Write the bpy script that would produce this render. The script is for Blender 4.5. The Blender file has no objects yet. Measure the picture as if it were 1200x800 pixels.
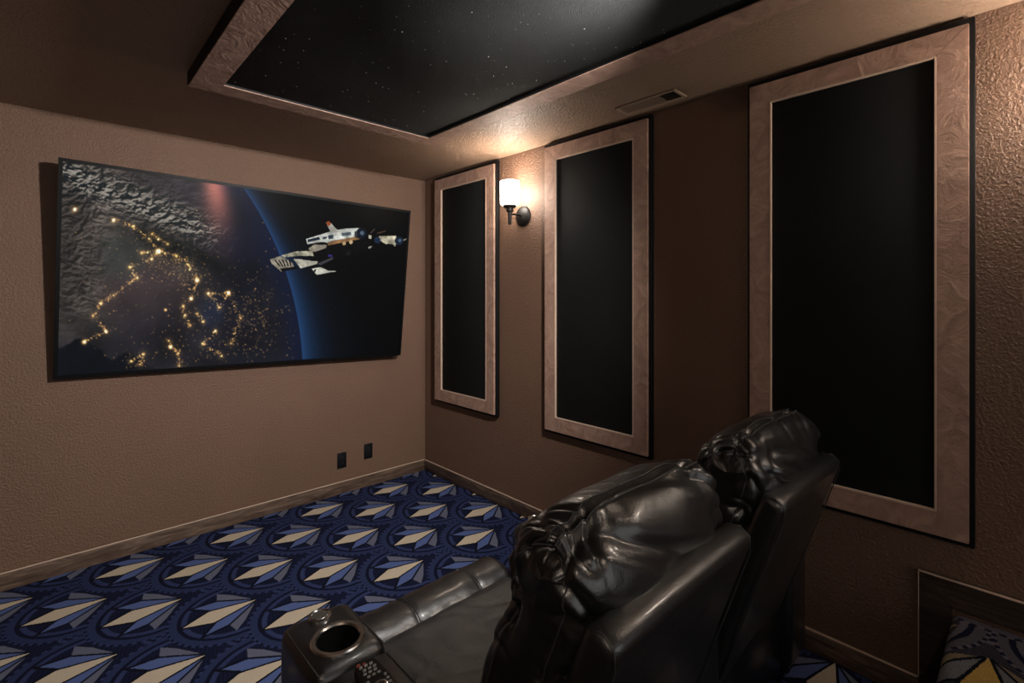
import bpy, bmesh, math, random
import numpy as np
from mathutils import Vector, Matrix

random.seed(7)
sc = bpy.context.scene
col = sc.collection

# ------------------------------------------------------------------ camera
CAM = Vector((-2.315, -3.536, 1.48))
cd = bpy.data.cameras.new('camera')
cam = bpy.data.objects.new('camera', cd)
col.objects.link(cam)
cam.location = CAM
cam.rotation_euler = (math.pi / 2, 0, -math.radians(43.26))
cd.sensor_fit = 'HORIZONTAL'
cd.sensor_width = 36.0
cd.lens = 575.0 / 1200.0 * 36.0
cd.shift_y = -55.0 / 1200.0
cd.clip_start = 0.02
sc.camera = cam

# ------------------------------------------------------------------ world, exposure
w = bpy.data.worlds.new('world'); sc.world = w
w.use_nodes = True
bg = w.node_tree.nodes['Background']
bg.inputs[0].default_value = (1.0, 0.99, 0.97, 1)
bg.inputs[1].default_value = 0.8
sc.view_settings.view_transform = 'Standard'
sc.view_settings.look = 'None'
sc.view_settings.gamma = 1.0
sc.view_settings.use_curve_mapping = False
sc.view_settings.exposure = 0.22
SCONCE_POWER = 43.0        # lamp beside the screen, set weaker to limit glare on its wall
REAR_SCONCE_POWER = 84.0   # rear right lamp and the added left fill lamp, both boosted
SCONCE_COL = (1.0, 0.89, 0.76)
FILL_POWER = 300.0  # strength of the added fill spotlight
FILL_COL = (1.0, 0.95, 0.90)

# ------------------------------------------------------------------ room measures
XR, XL, YF, YB, H = 0.0, -3.20, 0.0, -6.2, 2.44
PLAT_Y, PLAT_Z = -3.34, 0.37

# ================================================================== node helpers
class S:
    """a shader value socket with arithmetic"""
    def __init__(s, nt, sock): s.nt, s.k = nt, sock
    def _m(s, op, *a):
        n = s.nt.nodes.new('ShaderNodeMath'); n.operation = op
        for i, x in enumerate((s,) + a):
            if isinstance(x, S): s.nt.links.new(x.k, n.inputs[i])
            else: n.inputs[i].default_value = float(x)
        return S(s.nt, n.outputs[0])
    def __add__(s, o): return s._m('ADD', o)
    def __sub__(s, o): return s._m('SUBTRACT', o)
    def __mul__(s, o): return s._m('MULTIPLY', o)
    def __truediv__(s, o): return s._m('DIVIDE', o)
    def lt(s, o): return s._m('LESS_THAN', o)
    def gt(s, o): return s._m('GREATER_THAN', o)
    def mn(s, o): return s._m('MINIMUM', o)
    def mx(s, o): return s._m('MAXIMUM', o)
    def f(s, op, *a): return s._m(op, *a)

def mix(t, a, b):
    return a * (t * -1.0 + 1.0) + b * t

def new_mat(name):
    m = bpy.data.materials.new(name); m.use_nodes = True
    nt = m.node_tree
    return m, nt, nt.nodes['Principled BSDF']

def cmix(nt, fac, a, b):
    n = nt.nodes.new('ShaderNodeMix'); n.data_type = 'RGBA'
    for x, i in ((fac, 0), (a, 6), (b, 7)):
        if isinstance(x, S): nt.links.new(x.k, n.inputs[i])
        elif hasattr(x, 'is_output'): nt.links.new(x, n.inputs[i])
        elif isinstance(x, (int, float)): n.inputs[i].default_value = x
        else: n.inputs[i].default_value = (*x, 1)
    return n.outputs[2]

def pos(nt, scale=(1, 1, 1)):
    g = nt.nodes.new('ShaderNodeTexCoord')
    mp = nt.nodes.new('ShaderNodeMapping'); mp.inputs['Scale'].default_value = scale
    nt.links.new(g.outputs['Object'], mp.inputs[0])
    return mp.outputs[0]

def noise(nt, vec, scale, detail=4, rough=0.5, dist=0.0):
    n = nt.nodes.new('ShaderNodeTexNoise')
    n.inputs['Scale'].default_value = scale
    n.inputs['Detail'].default_value = detail
    n.inputs['Roughness'].default_value = rough
    n.inputs['Distortion'].default_value = dist
    nt.links.new(vec, n.inputs['Vector'])
    return S(nt, n.outputs['Fac'])

def bump(nt, b, h, strength, dist=0.01):
    n = nt.nodes.new('ShaderNodeBump')
    n.inputs['Strength'].default_value = strength
    n.inputs['Distance'].default_value = dist
    nt.links.new(h.k, n.inputs['Height'])
    nt.links.new(n.outputs[0], b.inputs['Normal'])

def ramp(nt, fac, stops):
    n = nt.nodes.new('ShaderNodeValToRGB')
    e = n.color_ramp.elements
    while len(e) < len(stops): e.new(0.5)
    for k, (p, c) in enumerate(stops):
        e[k].position = p; e[k].color = (*c, 1)
    nt.links.new(fac.k, n.inputs[0])
    return n.outputs[0]

def simple(name, colr, rough=0.5, metal=0.0, spec=0.5):
    m, nt, b = new_mat(name)
    v = pos(nt)
    n = noise(nt, v, 60, 3)
    c = cmix(nt, n * 0.35, colr, tuple(x * 0.7 for x in colr))
    nt.links.new(c, b.inputs['Base Color'])
    b.inputs['Roughness'].default_value = rough
    b.inputs['Metallic'].default_value = metal
    b.inputs['Specular IOR Level'].default_value = spec
    return m

# ================================================================== materials
def mat_plaster(name, colr, strength):
    m, nt, b = new_mat(name)
    v = pos(nt)
    big = noise(nt, v, 2.2, 3)
    c = cmix(nt, big, colr, tuple(x * 0.78 for x in colr))
    nt.links.new(c, b.inputs['Base Color'])
    lump = noise(nt, v, 95, 3, 0.55, 0.3)
    fine = noise(nt, v, 260, 2)
    k = lump.f('SUBTRACT', 0.42).mx(0.0) * 2.0
    bump(nt, b, k + fine * 0.25, strength, 0.006)
    rg = noise(nt, v, 40, 2) * 0.2 + 0.40
    nt.links.new(rg.k, b.inputs['Roughness'])
    b.inputs['Specular IOR Level'].default_value = 0.35
    return m

M = {}
M['wall'] = mat_plaster('brown_textured_plaster', (0.160, 0.091, 0.060), 0.75)
M['ceil'] = mat_plaster('brown_ceiling_plaster', (0.285, 0.186, 0.130), 0.5)

def mat_carpet(name, tx, ty, dark, mid, ring, grey, blue, cream):
    m, nt, b = new_mat(name)
    g = nt.nodes.new('ShaderNodeNewGeometry')
    sp = nt.nodes.new('ShaderNodeSeparateXYZ')
    nt.links.new(g.outputs['Position'], sp.inputs[0])
    wob = noise(nt, g.outputs['Position'], 160, 2)
    px = S(nt, sp.outputs[0]) + (wob - 0.5) * 0.010
    py = S(nt, sp.outputs[1]) + (wob - 0.5) * 0.008
    hx, pyp, R = 0.262, 0.510, 0.262
    q = (px - (tx - 0.10)) / hx
    k = q.f('CEIL')
    yy = (py - ty) / pyp
    def local(kk):
        lx = (q - kk) * hx
        par = kk.f('FLOORED_MODULO', 2.0) * 0.5
        a = yy - par
        ly = (a - a.f('ROUND')) * pyp
        return lx, ly
    lx1, ly1 = local(k)
    lx0, ly0 = local(k - 1.0)
    r1 = (lx1 * lx1 + ly1 * ly1 * 1.055).f('SQRT')
    ins = r1.lt(R)
    lx, ly = mix(ins, lx0, lx1), mix(ins, ly0, ly1)
    r = (lx * lx + ly * ly * 1.055).f('SQRT') / R
    # hatch lines in the field
    hatch = ((lx - ly * 0.25) * 420.0).f('SINE').gt(0.25)
    c = cmix(nt, hatch * 0.75, dark, (0.005, 0.007, 0.022))
    def band(a, bb): return r.gt(a) * r.lt(bb)
    dots = ((ly.f('ARCTAN2', lx)) * 46.0).f('SINE').gt(0.0)
    c = cmix(nt, band(0.70, 0.78), c, mid)
    c = cmix(nt, band(0.78, 0.845), c, (0.006, 0.008, 0.028))
    c = cmix(nt, band(0.845, 0.955), c, ring)
    c = cmix(nt, band(0.955, 1.02), c, (0.006, 0.008, 0.030))
    c = cmix(nt, band(0.955, 1.0) * dots, c, mid)
    c = cmix(nt, r.gt(1.10) * r.lt(1.17), c, mid)
    # the fan of five leaves
    fx = (lx - 0.10) * -1.0
    fy = ly.f('ABSOLUTE')
    def leaf(ang, L, wpos, hw, blunt=None, grow=0.0):
        ca, sa = math.cos(math.radians(ang)), math.sin(math.radians(ang))
        a = fx * ca + fy * sa
        bb = (fy * ca - fx * sa).f('ABSOLUTE')
        lim = (a * (hw / wpos)) + grow
        if blunt is None:
            lim = lim.mn((a * -1.0 + L) * (hw / (L - wpos)) + grow * 1.3)
            return bb.lt(lim) * a.gt(0.004)
        return bb.lt(lim) * a.lt(L + grow) * a.gt(0.02)
    line = (0.005, 0.006, 0.014)
    gq = fy.lt(fx * 1.55) * fy.lt((fx - 0.071) * 1.1 + 0.114) * fx.lt((fy * -1.0 + 0.18) * 0.2 + 0.130) * fx.gt(0.012)
    c = cmix(nt, gq, c, grey)
    c = cmix(nt, leaf(27, 0.270, 0.18, 0.034, None, 0.009), c, line)
    c = cmix(nt, leaf(27, 0.266, 0.18, 0.032), c, blue)
    c = cmix(nt, leaf(0, 0.302, 0.19, 0.052, None, 0.009), c, line)
    c = cmix(nt, leaf(0, 0.300, 0.19, 0.050), c, cream)
    pile = noise(nt, g.outputs['Position'], 420, 3, 0.7)
    sh = cmix(nt, (pile - 0.35).mx(0.0) * 1.6, (0.45, 0.45, 0.45), (1.35, 1.35, 1.35))
    mm = nt.nodes.new('ShaderNodeMix'); mm.data_type = 'RGBA'; mm.blend_type = 'MULTIPLY'
    mm.inputs[0].default_value = 1.0
    nt.links.new(c, mm.inputs[6]); nt.links.new(sh, mm.inputs[7])
    nt.links.new(mm.outputs[2], b.inputs['Base Color'])
    b.inputs['Roughness'].default_value = 0.95
    b.inputs['Specular IOR Level'].default_value = 0.1
    bump(nt, b, pile, 0.6, 0.006)
    return m

M['carpet'] = mat_carpet('art_deco_fan_carpet', -0.276, -0.695, (0.010, 0.014, 0.046), (0.036, 0.050, 0.140), (0.028, 0.040, 0.112),
                         (0.150, 0.160, 0.225), (0.105, 0.150, 0.360), (0.68, 0.57, 0.43))
M['carpet_riser_tinted'] = mat_carpet('art_deco_fan_carpet_light_tinted', -0.226, -3.442, (0.060, 0.053, 0.068), (0.15, 0.135, 0.165), (0.11, 0.10, 0.125),
                               (0.26, 0.20, 0.12), (0.20, 0.20, 0.22), (0.60, 0.38, 0.10))  # floor carpet recoloured grey and gold, the light's tint put into its palette

def mat_copper():
    m, nt, b = new_mat('copper_foil_finish')
    v = pos(nt)
    a = noise(nt, v, 9, 5, 0.6, 2.2)
    f2 = noise(nt, v, 38, 4, 0.6, 1.4)
    c = ramp(nt, a, [(0.25, (0.22, 0.132, 0.098)), (0.5, (0.33, 0.203, 0.153)), (0.75, (0.45, 0.285, 0.215))])
    nt.links.new(c, b.inputs['Base Color'])
    cr = (a - 0.5).f('ABSOLUTE') * -6.0 + 1.0
    bump(nt, b, cr.mx(0.0) * 0.5 + f2 * 0.5, 0.36, 0.006)
    b.inputs['Metallic'].default_value = 0.1
    b.inputs['Roughness'].default_value = 0.58
    return m
M['copper'] = mat_copper()
M['vent'] = simple('pale_brown_vent_metal', (0.36, 0.26, 0.19), 0.4)
M['pale_edge'] = simple('pale_copper_edge', (0.62, 0.46, 0.36), 0.4, 0.2)  # on the wall panels this paints the highlight of the inner bevel
M['black_paint'] = simple('black_paint', (0.004, 0.004, 0.0045), 0.6, 0.0, 0.2)

def mat_fabric(name, lo, hi, bs):
    m, nt, b = new_mat(name)
    v = pos(nt)
    n = noise(nt, v, 320, 2)
    big = noise(nt, v, 3, 3)
    c = cmix(nt, big, lo, hi)
    nt.links.new(c, b.inputs['Base Color'])
    b.inputs['Roughness'].default_value = 0.8
    b.inputs['Specular IOR Level'].default_value = 0.12
    bump(nt, b, n + big * 3.0, bs, 0.003)
    return m
M['cloth'] = mat_fabric('black_acoustic_cloth', (0.006, 0.0064, 0.0064), (0.010, 0.0106, 0.0106), 0.4)
M['ceil_cloth_lit'] = mat_fabric('black_cloth_light_lifted', (0.016, 0.017, 0.0175), (0.026, 0.027, 0.028), 1.0)  # black cloth again, its colour raised for the light falling on it

def mat_wood(name, k):
    m, nt, b = new_mat(name)
    v = pos(nt, (1.0, 1.0, 9.0))
    g = noise(nt, v, 4.5, 6, 0.65, 1.2)
    c = ramp(nt, g, [(0.30, (0.024 * k, 0.015 * k, 0.011 * k)), (0.5, (0.095 * k, 0.061 * k, 0.043 * k)), (0.72, (0.20 * k, 0.134 * k, 0.096 * k))])
    v2 = pos(nt)
    kn = noise(nt, v2, 13, 1)
    c2 = cmix(nt, (kn - 0.70).mx(0.0) * 6.0, c, (0.02, 0.010, 0.006))
    nt.links.new(c2, b.inputs['Base Color'])
    b.inputs['Roughness'].default_value = 0.42
    bump(nt, b, g, 0.4, 0.004)
    return m
M['wood'] = mat_wood('rustic_stained_wood', 1.0)
M['shaded_wood'] = mat_wood('rustic_wood_shaded', 0.35)  # same wood, with the shade around the platform put into its colour

def mat_leather(name, base, r0, r1, coat):
    m, nt, b = new_mat(name)
    v = pos(nt)
    vo = nt.nodes.new('ShaderNodeTexVoronoi'); vo.inputs['Scale'].default_value = 420
    nt.links.new(v, vo.inputs['Vector'])
    cell = S(nt, vo.outputs['Distance'])
    soft = noise(nt, v, 22, 4, 0.6)
    b.inputs['Base Color'].default_value = (*base, 1)
    c = cmix(nt, soft, base, tuple(x * 0.7 for x in base))
    nt.links.new(c, b.inputs['Base Color'])
    rg = soft * (r1 - r0) + r0
    nt.links.new(rg.k, b.inputs['Roughness'])
    b.inputs['Specular IOR Level'].default_value = 1.0
    b.inputs['Coat Weight'].default_value = coat
    b.inputs['Coat Roughness'].default_value = 0.16
    bump(nt, b, cell * 0.25 + soft * 1.6, 0.35, 0.004)
    return m
M['leather'] = mat_leather('black_leather', (0.006, 0.0062, 0.0066), 0.30, 0.46, 0.3)
M['seat_leather'] = mat_leather('matte_black_seat_leather', (0.015, 0.0152, 0.0155), 0.40, 0.55, 0.0)  # greyer and rougher than the other leather, no coat
M['stitch'] = simple('grey_black_stitching', (0.035, 0.035, 0.035), 0.5)
M['chrome'] = simple('brushed_chrome', (0.62, 0.62, 0.60), 0.22, 1.0)
M['dark_metal'] = simple('dark_cup_liner', (0.02, 0.02, 0.02), 0.25, 0.6)
M['bronze'] = simple('oil_rubbed_bronze', (0.008, 0.0065, 0.006), 0.5, 0.1, 0.3)
M['plastic'] = simple('black_plastic', (0.008, 0.008, 0.009), 0.28)
M['socket'] = simple('black_outlet_plastic', (0.004, 0.005, 0.006), 0.5, 0.0, 0.2)
M['tv_bezel'] = simple('black_tv_bezel', (0.003, 0.003, 0.0035), 0.45, 0.0, 0.12)
M['key'] = simple('grey_remote_keys', (0.45, 0.45, 0.44), 0.5)
M['redkey'] = simple('red_remote_keys', (0.50, 0.12, 0.10), 0.5)
M['glow'] = simple('fibre_optic_star', (0.8, 0.85, 0.9), 0.5)
M['glow'].node_tree.nodes['Principled BSDF'].inputs['Emission Color'].default_value = (0.9, 0.95, 1, 1)
M['glow'].node_tree.nodes['Principled BSDF'].inputs['Emission Strength'].default_value = 0.12

def mat_shade(name, colr, power):
    m, nt, b = new_mat(name)
    b.inputs['Base Color'].default_value = (0.85, 0.83, 0.8, 1)
    b.inputs['Emission Color'].default_value = (*colr, 1)
    b.inputs['Emission Strength'].default_value = power
    b.inputs['Roughness'].default_value = 0.3
    return m
M['shade'] = mat_shade('lit_opal_glass', SCONCE_COL, SCONCE_POWER)
M['shade_rear'] = mat_shade('lit_opal_glass_rear', SCONCE_COL, REAR_SCONCE_POWER)
M['fill_lens'] = mat_shade('fill_lens_glow', FILL_COL, 8.0)  # glow of the added fill spotlight's lens

# ================================================================== mesh helpers
def link(name, me, mat, parent=None):
    o = bpy.data.objects.new(name, me)
    col.objects.link(o)
    if mat is not None and not me.materials: me.materials.append(mat)
    if parent is not None: o.parent = parent
    return o

def tag(o, label=None, cat=None, group=None, kind=None):
    if label: o['label'] = label
    if cat: o['category'] = cat
    if group: o['group'] = group
    if kind: o['kind'] = kind
    return o

def thing(name, label, cat, loc, group=None):
    o = bpy.data.objects.new(name, None)
    col.objects.link(o)
    o.location = loc; o.empty_display_size = 0.1
    return tag(o, label, cat, group)

def bm_mesh(bm, smooth=True):
    bmesh.ops.recalc_face_normals(bm, faces=bm.faces[:])
    me = bpy.data.meshes.new('mesh')
    bm.to_mesh(me); bm.free()
    if smooth:
        for p in me.polygons: p.use_smooth = True
    return me

def autosmooth(me, deg=35):
    bm = bmesh.new(); bm.from_mesh(me)
    for e in bm.edges:
        if len(e.link_faces) == 2 and e.calc_face_angle(0) > math.radians(deg): e.smooth = False
    bm.to_mesh(me); bm.free()
    return me

def add_box(bm, lo, hi):
    v = [bm.verts.new((x, y, z)) for x in (lo[0], hi[0]) for y in (lo[1], hi[1]) for z in (lo[2], hi[2])]
    for f in ((0, 1, 3, 2), (4, 6, 7, 5), (0, 4, 5, 1), (2, 3, 7, 6), (0, 2, 6, 4), (1, 5, 7, 3)):
        bm.faces.new([v[i] for i in f])
    return v

def box_mesh(lo, hi, bev=0.0, seg=2):
    bm = bmesh.new(); add_box(bm, lo, hi)
    if bev > 0:
        bmesh.ops.bevel(bm, geom=bm.edges[:], offset=bev, segments=seg, profile=0.5, affect='EDGES', clamp_overlap=True)
    me = bm_mesh(bm)
    return autosmooth(me)

def lathe_mesh(prof, seg=32, axis='Z'):
    bm = bmesh.new()
    rings = []
    for r, z in prof:
        if r < 1e-6: rings.append([bm.verts.new((0, 0, z))])
        else: rings.append([bm.verts.new((r * math.cos(2 * math.pi * k / seg), r * math.sin(2 * math.pi * k / seg), z)) for k in range(seg)])
    for a, b in zip(rings, rings[1:]):
        for k in range(seg):
            k2 = (k + 1) % seg
            if len(a) == 1 and len(b) == 1: continue
            if len(a) == 1: bm.faces.new((a[0], b[k], b[k2]))
            elif len(b) == 1: bm.faces.new((a[k], a[k2], b[0]))
            else: bm.faces.new((a[k], a[k2], b[k2], b[k]))
    me = bm_mesh(bm)
    autosmooth(me, 40)
    if axis == 'X': me.transform(Matrix.Rotation(math.pi / 2, 4, 'Y'))
    if axis == 'Y': me.transform(Matrix.Rotation(math.pi / 2, 4, 'X'))
    return me

def tube_mesh(pts, r, seg=6, closed=False):
    bm = bmesh.new()
    P = [Vector(p) for p in pts]; n = len(P); rings = []
    up = Vector((0.13, 0.21, 0.97))
    for i in range(n):
        if closed: t = P[(i + 1) % n] - P[i - 1]
        else: t = P[min(i + 1, n - 1)] - P[max(i - 1, 0)]
        if t.length < 1e-9: t = Vector((1, 0, 0))
        t.normalize()
        s = t.cross(up)
        if s.length < 1e-4: s = t.cross(Vector((1, 0, 0)))
        s.normalize(); q = s.cross(t)
        rr = r[i] if hasattr(r, '__len__') else r
        rings.append([bm.verts.new(P[i] + (s * math.cos(2 * math.pi * k / seg) + q * math.sin(2 * math.pi * k / seg)) * rr) for k in range(seg)])
    for i in range(n if closed else n - 1):
        a, b = rings[i], rings[(i + 1) % n]
        for k in range(seg):
            bm.faces.new((a[k], a[(k + 1) % seg], b[(k + 1) % seg], b[k]))
    if not closed:
        bm.faces.new(rings[0]); bm.faces.new(rings[-1])
    return bm_mesh(bm)

def grid_mesh(P, closed_v=True):
    """P: (N, M, 3) array -> quads; closed in the second direction"""
    N, Mv = P.shape[:2]
    idx = np.arange(N * Mv).reshape(N, Mv)
    nx = np.roll(idx, -1, 1) if closed_v else None
    if closed_v:
        q = np.stack([idx[:-1], idx[1:], np.roll(idx[1:], -1, 1), np.roll(idx[:-1], -1, 1)], -1).reshape(-1, 4)
    else:
        q = np.stack([idx[:-1, :-1], idx[1:, :-1], idx[1:, 1:], idx[:-1, 1:]], -1).reshape(-1, 4)
    me = bpy.data.meshes.new('mesh')
    me.from_pydata(P.reshape(-1, 3).tolist(), [], q.tolist())
    me.validate(); me.update()
    for p in me.polygons: p.use_smooth = True
    return me

# numpy value noise
_rng = np.random.RandomState(3)
_T = _rng.rand(256, 256)
def vnoise(x, y):
    x = np.asarray(x, float); y = np.asarray(y, float)
    xi = np.floor(x).astype(int); yi = np.floor(y).astype(int)
    fx = x - xi; fy = y - yi
    fx = fx * fx * (3 - 2 * fx); fy = fy * fy * (3 - 2 * fy)
    a = _T[xi % 256, yi % 256]; b = _T[(xi + 1) % 256, yi % 256]
    c = _T[xi % 256, (yi + 1) % 256]; d = _T[(xi + 1) % 256, (yi + 1) % 256]
    return (a * (1 - fx) + b * fx) * (1 - fy) + (c * (1 - fx) + d * fx) * fy
def fbm(x, y, o=5):
    s = 0; a = 0.5
    for k in range(o):
        s = s + a * vnoise(x * 2 ** k + 17.3 * k, y * 2 ** k + 9.1 * k); a *= 0.5
    return s

# ================================================================== the room shell
def struct(name, me, mat): return tag(link(name, me, mat), kind='structure')

tag(struct('floor', box_mesh((XL - 0.1, YB, -0.08), (XR + 0.1, YF + 0.1, 0)), M['carpet']),
    'navy art deco carpet with cream, blue and grey fan leaves', 'floor')
tag(struct('wall_front', box_mesh((XL - 0.1, YF, 0), (XR + 0.1, YF + 0.1, H)), M['wall']),
    'brown textured plaster wall behind the television', 'wall')
tag(struct('wall_right', box_mesh((XR, YB, 0), (XR + 0.1, YF, H)), M['wall']),
    'brown textured plaster wall carrying the black panels', 'wall')
tag(struct('wall_left', box_mesh((XL - 0.1, YB, 0), (XL, YF, H)), M['wall']),
    'plain brown plaster wall facing the panelled wall', 'wall')
tag(struct('ceiling', box_mesh((XL - 0.1, YB, H), (XR + 0.1, YF + 0.1, H + 0.08)), M['ceil']),
    'brown textured ceiling around the star panel', 'ceiling')

# raised platform for the second row, rounded carpeted nosing
bm = bmesh.new()
prof = [(PLAT_Y, 0.0)]
for k in range(9):
    a = math.pi * k / 16
    prof.append((PLAT_Y - 0.035 + 0.035 * math.cos(a), PLAT_Z - 0.035 + 0.035 * math.sin(a)))
prof += [(YB, PLAT_Z), (YB, 0.0)]
rows = []
for x in (XL, XR - 0.021): rows.append([bm.verts.new((x, y, z)) for y, z in prof])
n = len(prof)
for k in range(n): bm.faces.new((rows[0][k], rows[0][(k + 1) % n], rows[1][(k + 1) % n], rows[1][k]))
bm.faces.new(rows[0]); bm.faces.new(rows[1])
me = autosmooth(bm_mesh(bm))
tag(struct('floor_riser', me, M['carpet_riser_tinted']), 'carpeted raised platform with a gold-tinted leaf behind the recliners', 'platform')

# baseboards with an eased top edge
def board(name, lo, hi, label):
    tag(struct(name, box_mesh(lo, hi, 0.004, 2), M['wood']), label, 'baseboard')
board('baseboard_front', (XL, YF - 0.018, 0), (XR, YF, 0.092), 'rustic brown wood baseboard under the television')
board('baseboard_right', (XR - 0.020, PLAT_Y + 0.09, 0), (XR, YF - 0.018, 0.092), 'rustic brown wood baseboard under the black panels')
board('baseboard_left', (XL, PLAT_Y, 0), (XL + 0.018, YF - 0.018, 0.092), 'brown wood baseboard on the plain wall')
def prism_x(poly, x0, x1):
    bm = bmesh.new()
    a = [bm.verts.new((x0, y, z)) for y, z in poly]; b = [bm.verts.new((x1, y, z)) for y, z in poly]
    n = len(poly)
    bm.faces.new(a); bm.faces.new(b)
    for k in range(n): bm.faces.new((a[k], a[(k + 1) % n], b[(k + 1) % n], b[k]))
    bmesh.ops.bevel(bm, geom=bm.edges[:], offset=0.003, segments=2, affect='EDGES')
    return autosmooth(bm_mesh(bm))
def edge_strip(owner, lo, hi): link('edge_strip', box_mesh(lo, hi, 0.001, 1), M['pale_edge'], bpy.data.objects[owner])['label'] = 'pale copper edge strip'
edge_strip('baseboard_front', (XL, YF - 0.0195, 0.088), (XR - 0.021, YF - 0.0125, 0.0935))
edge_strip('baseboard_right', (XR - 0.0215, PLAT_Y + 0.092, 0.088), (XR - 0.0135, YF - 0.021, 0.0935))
TZ = PLAT_Z + 0.112
tag(struct('trim_1', prism_x([(PLAT_Y + 0.09, 0), (PLAT_Y + 0.09, TZ), (PLAT_Y, TZ - 0.10), (PLAT_Y, 0)], XR - 0.022, XR), M['shaded_wood']),
    'shade-darkened upright trim board beside the carpeted platform edge', 'trim')
tag(struct('trim_2', prism_x([(PLAT_Y + 0.09, TZ), (YB, TZ), (YB, TZ - 0.10), (PLAT_Y, TZ - 0.10)], XR - 0.022, XR), M['shaded_wood']),
    'shade-darkened horizontal trim board above the carpeted platform', 'trim')

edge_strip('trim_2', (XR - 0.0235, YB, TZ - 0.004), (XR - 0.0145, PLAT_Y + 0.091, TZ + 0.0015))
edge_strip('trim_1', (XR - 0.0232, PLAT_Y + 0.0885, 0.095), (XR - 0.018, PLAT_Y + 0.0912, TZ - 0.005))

# ================================================================== framed panels
def rail_mesh(P, depth_axis, d0, d1, bev=0.0015):
    """prism over a quad P of (a, b) pairs; thickness from d0 to d1 along depth_axis ('x' or 'z')"""
    bm = bmesh.new()
    def pt(a, b, d): return (d, a, b) if depth_axis == 'x' else (a, b, d)
    A = [bm.verts.new(pt(a, b, d0)) for a, b in P]; B = [bm.verts.new(pt(a, b, d1)) for a, b in P]
    n = len(P)
    bm.faces.new(A); bm.faces.new(B)
    for k in range(n): bm.faces.new((A[k], A[(k + 1) % n], B[(k + 1) % n], B[k]))
    bmesh.ops.bevel(bm, geom=bm.edges[:], offset=bev, segments=2, affect='EDGES')
    return autosmooth(bm_mesh(bm))

def ring_rails(a0, a1, b0, b1, wd):
    o = [(a0, b0), (a1, b0), (a1, b1), (a0, b1)]
    i = [(a0 + wd, b0 + wd), (a1 - wd, b0 + wd), (a1 - wd, b1 - wd), (a0 + wd, b1 - wd)]
    return [[o[k], o[(k + 1) % 4], i[(k + 1) % 4], i[k]] for k in range(4)]

def wall_panel(y0, y1, label):
    z0, z1 = 0.615, 2.425
    yc = (y0 + y1) / 2; hw = (y1 - y0) / 2
    t = thing('acoustic_panel', label, 'wall panel', (0, yc, z0), 'framed black panels on the wall')
    h = z1 - z0
    link('backing', box_mesh((-0.030, -hw, 0), (-0.0005, hw, h), 0.002), M['black_paint'], t)
    e = 0.014
    for q in ring_rails(-hw + e, hw - e, e + 0.004, h - e - 0.010, 0.083):
        link('frame_rail', rail_mesh(q, 'x', -0.046, -0.030), M['copper'], t)
    e2 = e + 0.083
    for q in ring_rails(-hw + e2, hw - e2, e2 + 0.004, h - e2 - 0.010, 0.0065):
        link('inner_bevel_highlight', rail_mesh(q, 'x', -0.047, -0.030, 0.0012), M['pale_edge'], t)  # pale strip painting the light caught by the frame's inner bevel
    e3 = e2 + 0.0065
    link('cloth_panel', box_mesh((-0.0335, -hw + e3, e3 + 0.004), (-0.030, hw - e3, h - e3 - 0.010), 0.001), M['cloth'], t)
wall_panel(-0.950, -0.195, 'copper-framed black wall panel nearest the corner by the television')
wall_panel(-2.168, -1.410, 'copper-framed black wall panel between the glass sconce and the plain wall stretch')
wall_panel(-3.400, -2.655, 'copper-framed black wall panel rising behind the recliners above the platform trim')

# ceiling star panel
TX0, TX1, TY0, TY1 = -1.885, -0.615, -4.6, -1.035
t = thing('ceiling_panel', 'black star-speckled ceiling panel in a copper foil frame', 'ceiling panel', ((TX0 + TX1) / 2, (TY0 + TY1) / 2, H))
hx_, hy_ = (TX1 - TX0) / 2, (TY1 - TY0) / 2
link('backing', rail_mesh([(-hx_ + 0.05, -hy_ + 0.05), (hx_ - 0.05, -hy_ + 0.05), (hx_ - 0.05, hy_ - 0.05), (-hx_ + 0.05, hy_ - 0.05)], 'z', -0.040, -0.0005, 0.002), M['black_paint'], t)
FW = 0.112
for q in ring_rails(-hx_, hx_, -hy_, hy_, FW):
    link('side_board', rail_mesh(q, 'z', -0.058, -0.0005, 0.001), M['black_paint'], t)
for q in ring_rails(-hx_ + 0.002, hx_ - 0.002, -hy_ + 0.002, hy_ - 0.002, FW):
    link('frame_rail', rail_mesh(q, 'z', -0.0615, -0.058, 0.001), M['copper'], t)
ii = FW + 0.004
link('cloth_panel', box_mesh((-hx_ + ii, -hy_ + ii, -0.049), (hx_ - ii, hy_ - ii, -0.040), 0.001), M['ceil_cloth_lit'], t)
bm = bmesh.new()
for k in range(420):
    x = random.uniform(-hx_ + ii + 0.02, hx_ - ii - 0.02); y = random.uniform(-hy_ + ii + 0.02, hy_ - ii - 0.02)
    r = random.choice((0.0005, 0.0006, 0.0008, 0.0013))
    vs = [bm.verts.new((x + r * math.cos(a), y + r * math.sin(a), -0.0492 - (r if j else 0))) for j in (0, 1) for a in (0, 2.1, 4.2)]
    bm.faces.new(vs[3:]); 
    for a in range(3): bm.faces.new((vs[a], vs[(a + 1) % 3], vs[3 + (a + 1) % 3], vs[3 + a]))
tag(link('star_points', bm_mesh(bm), M['glow'], t), kind='stuff')

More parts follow.
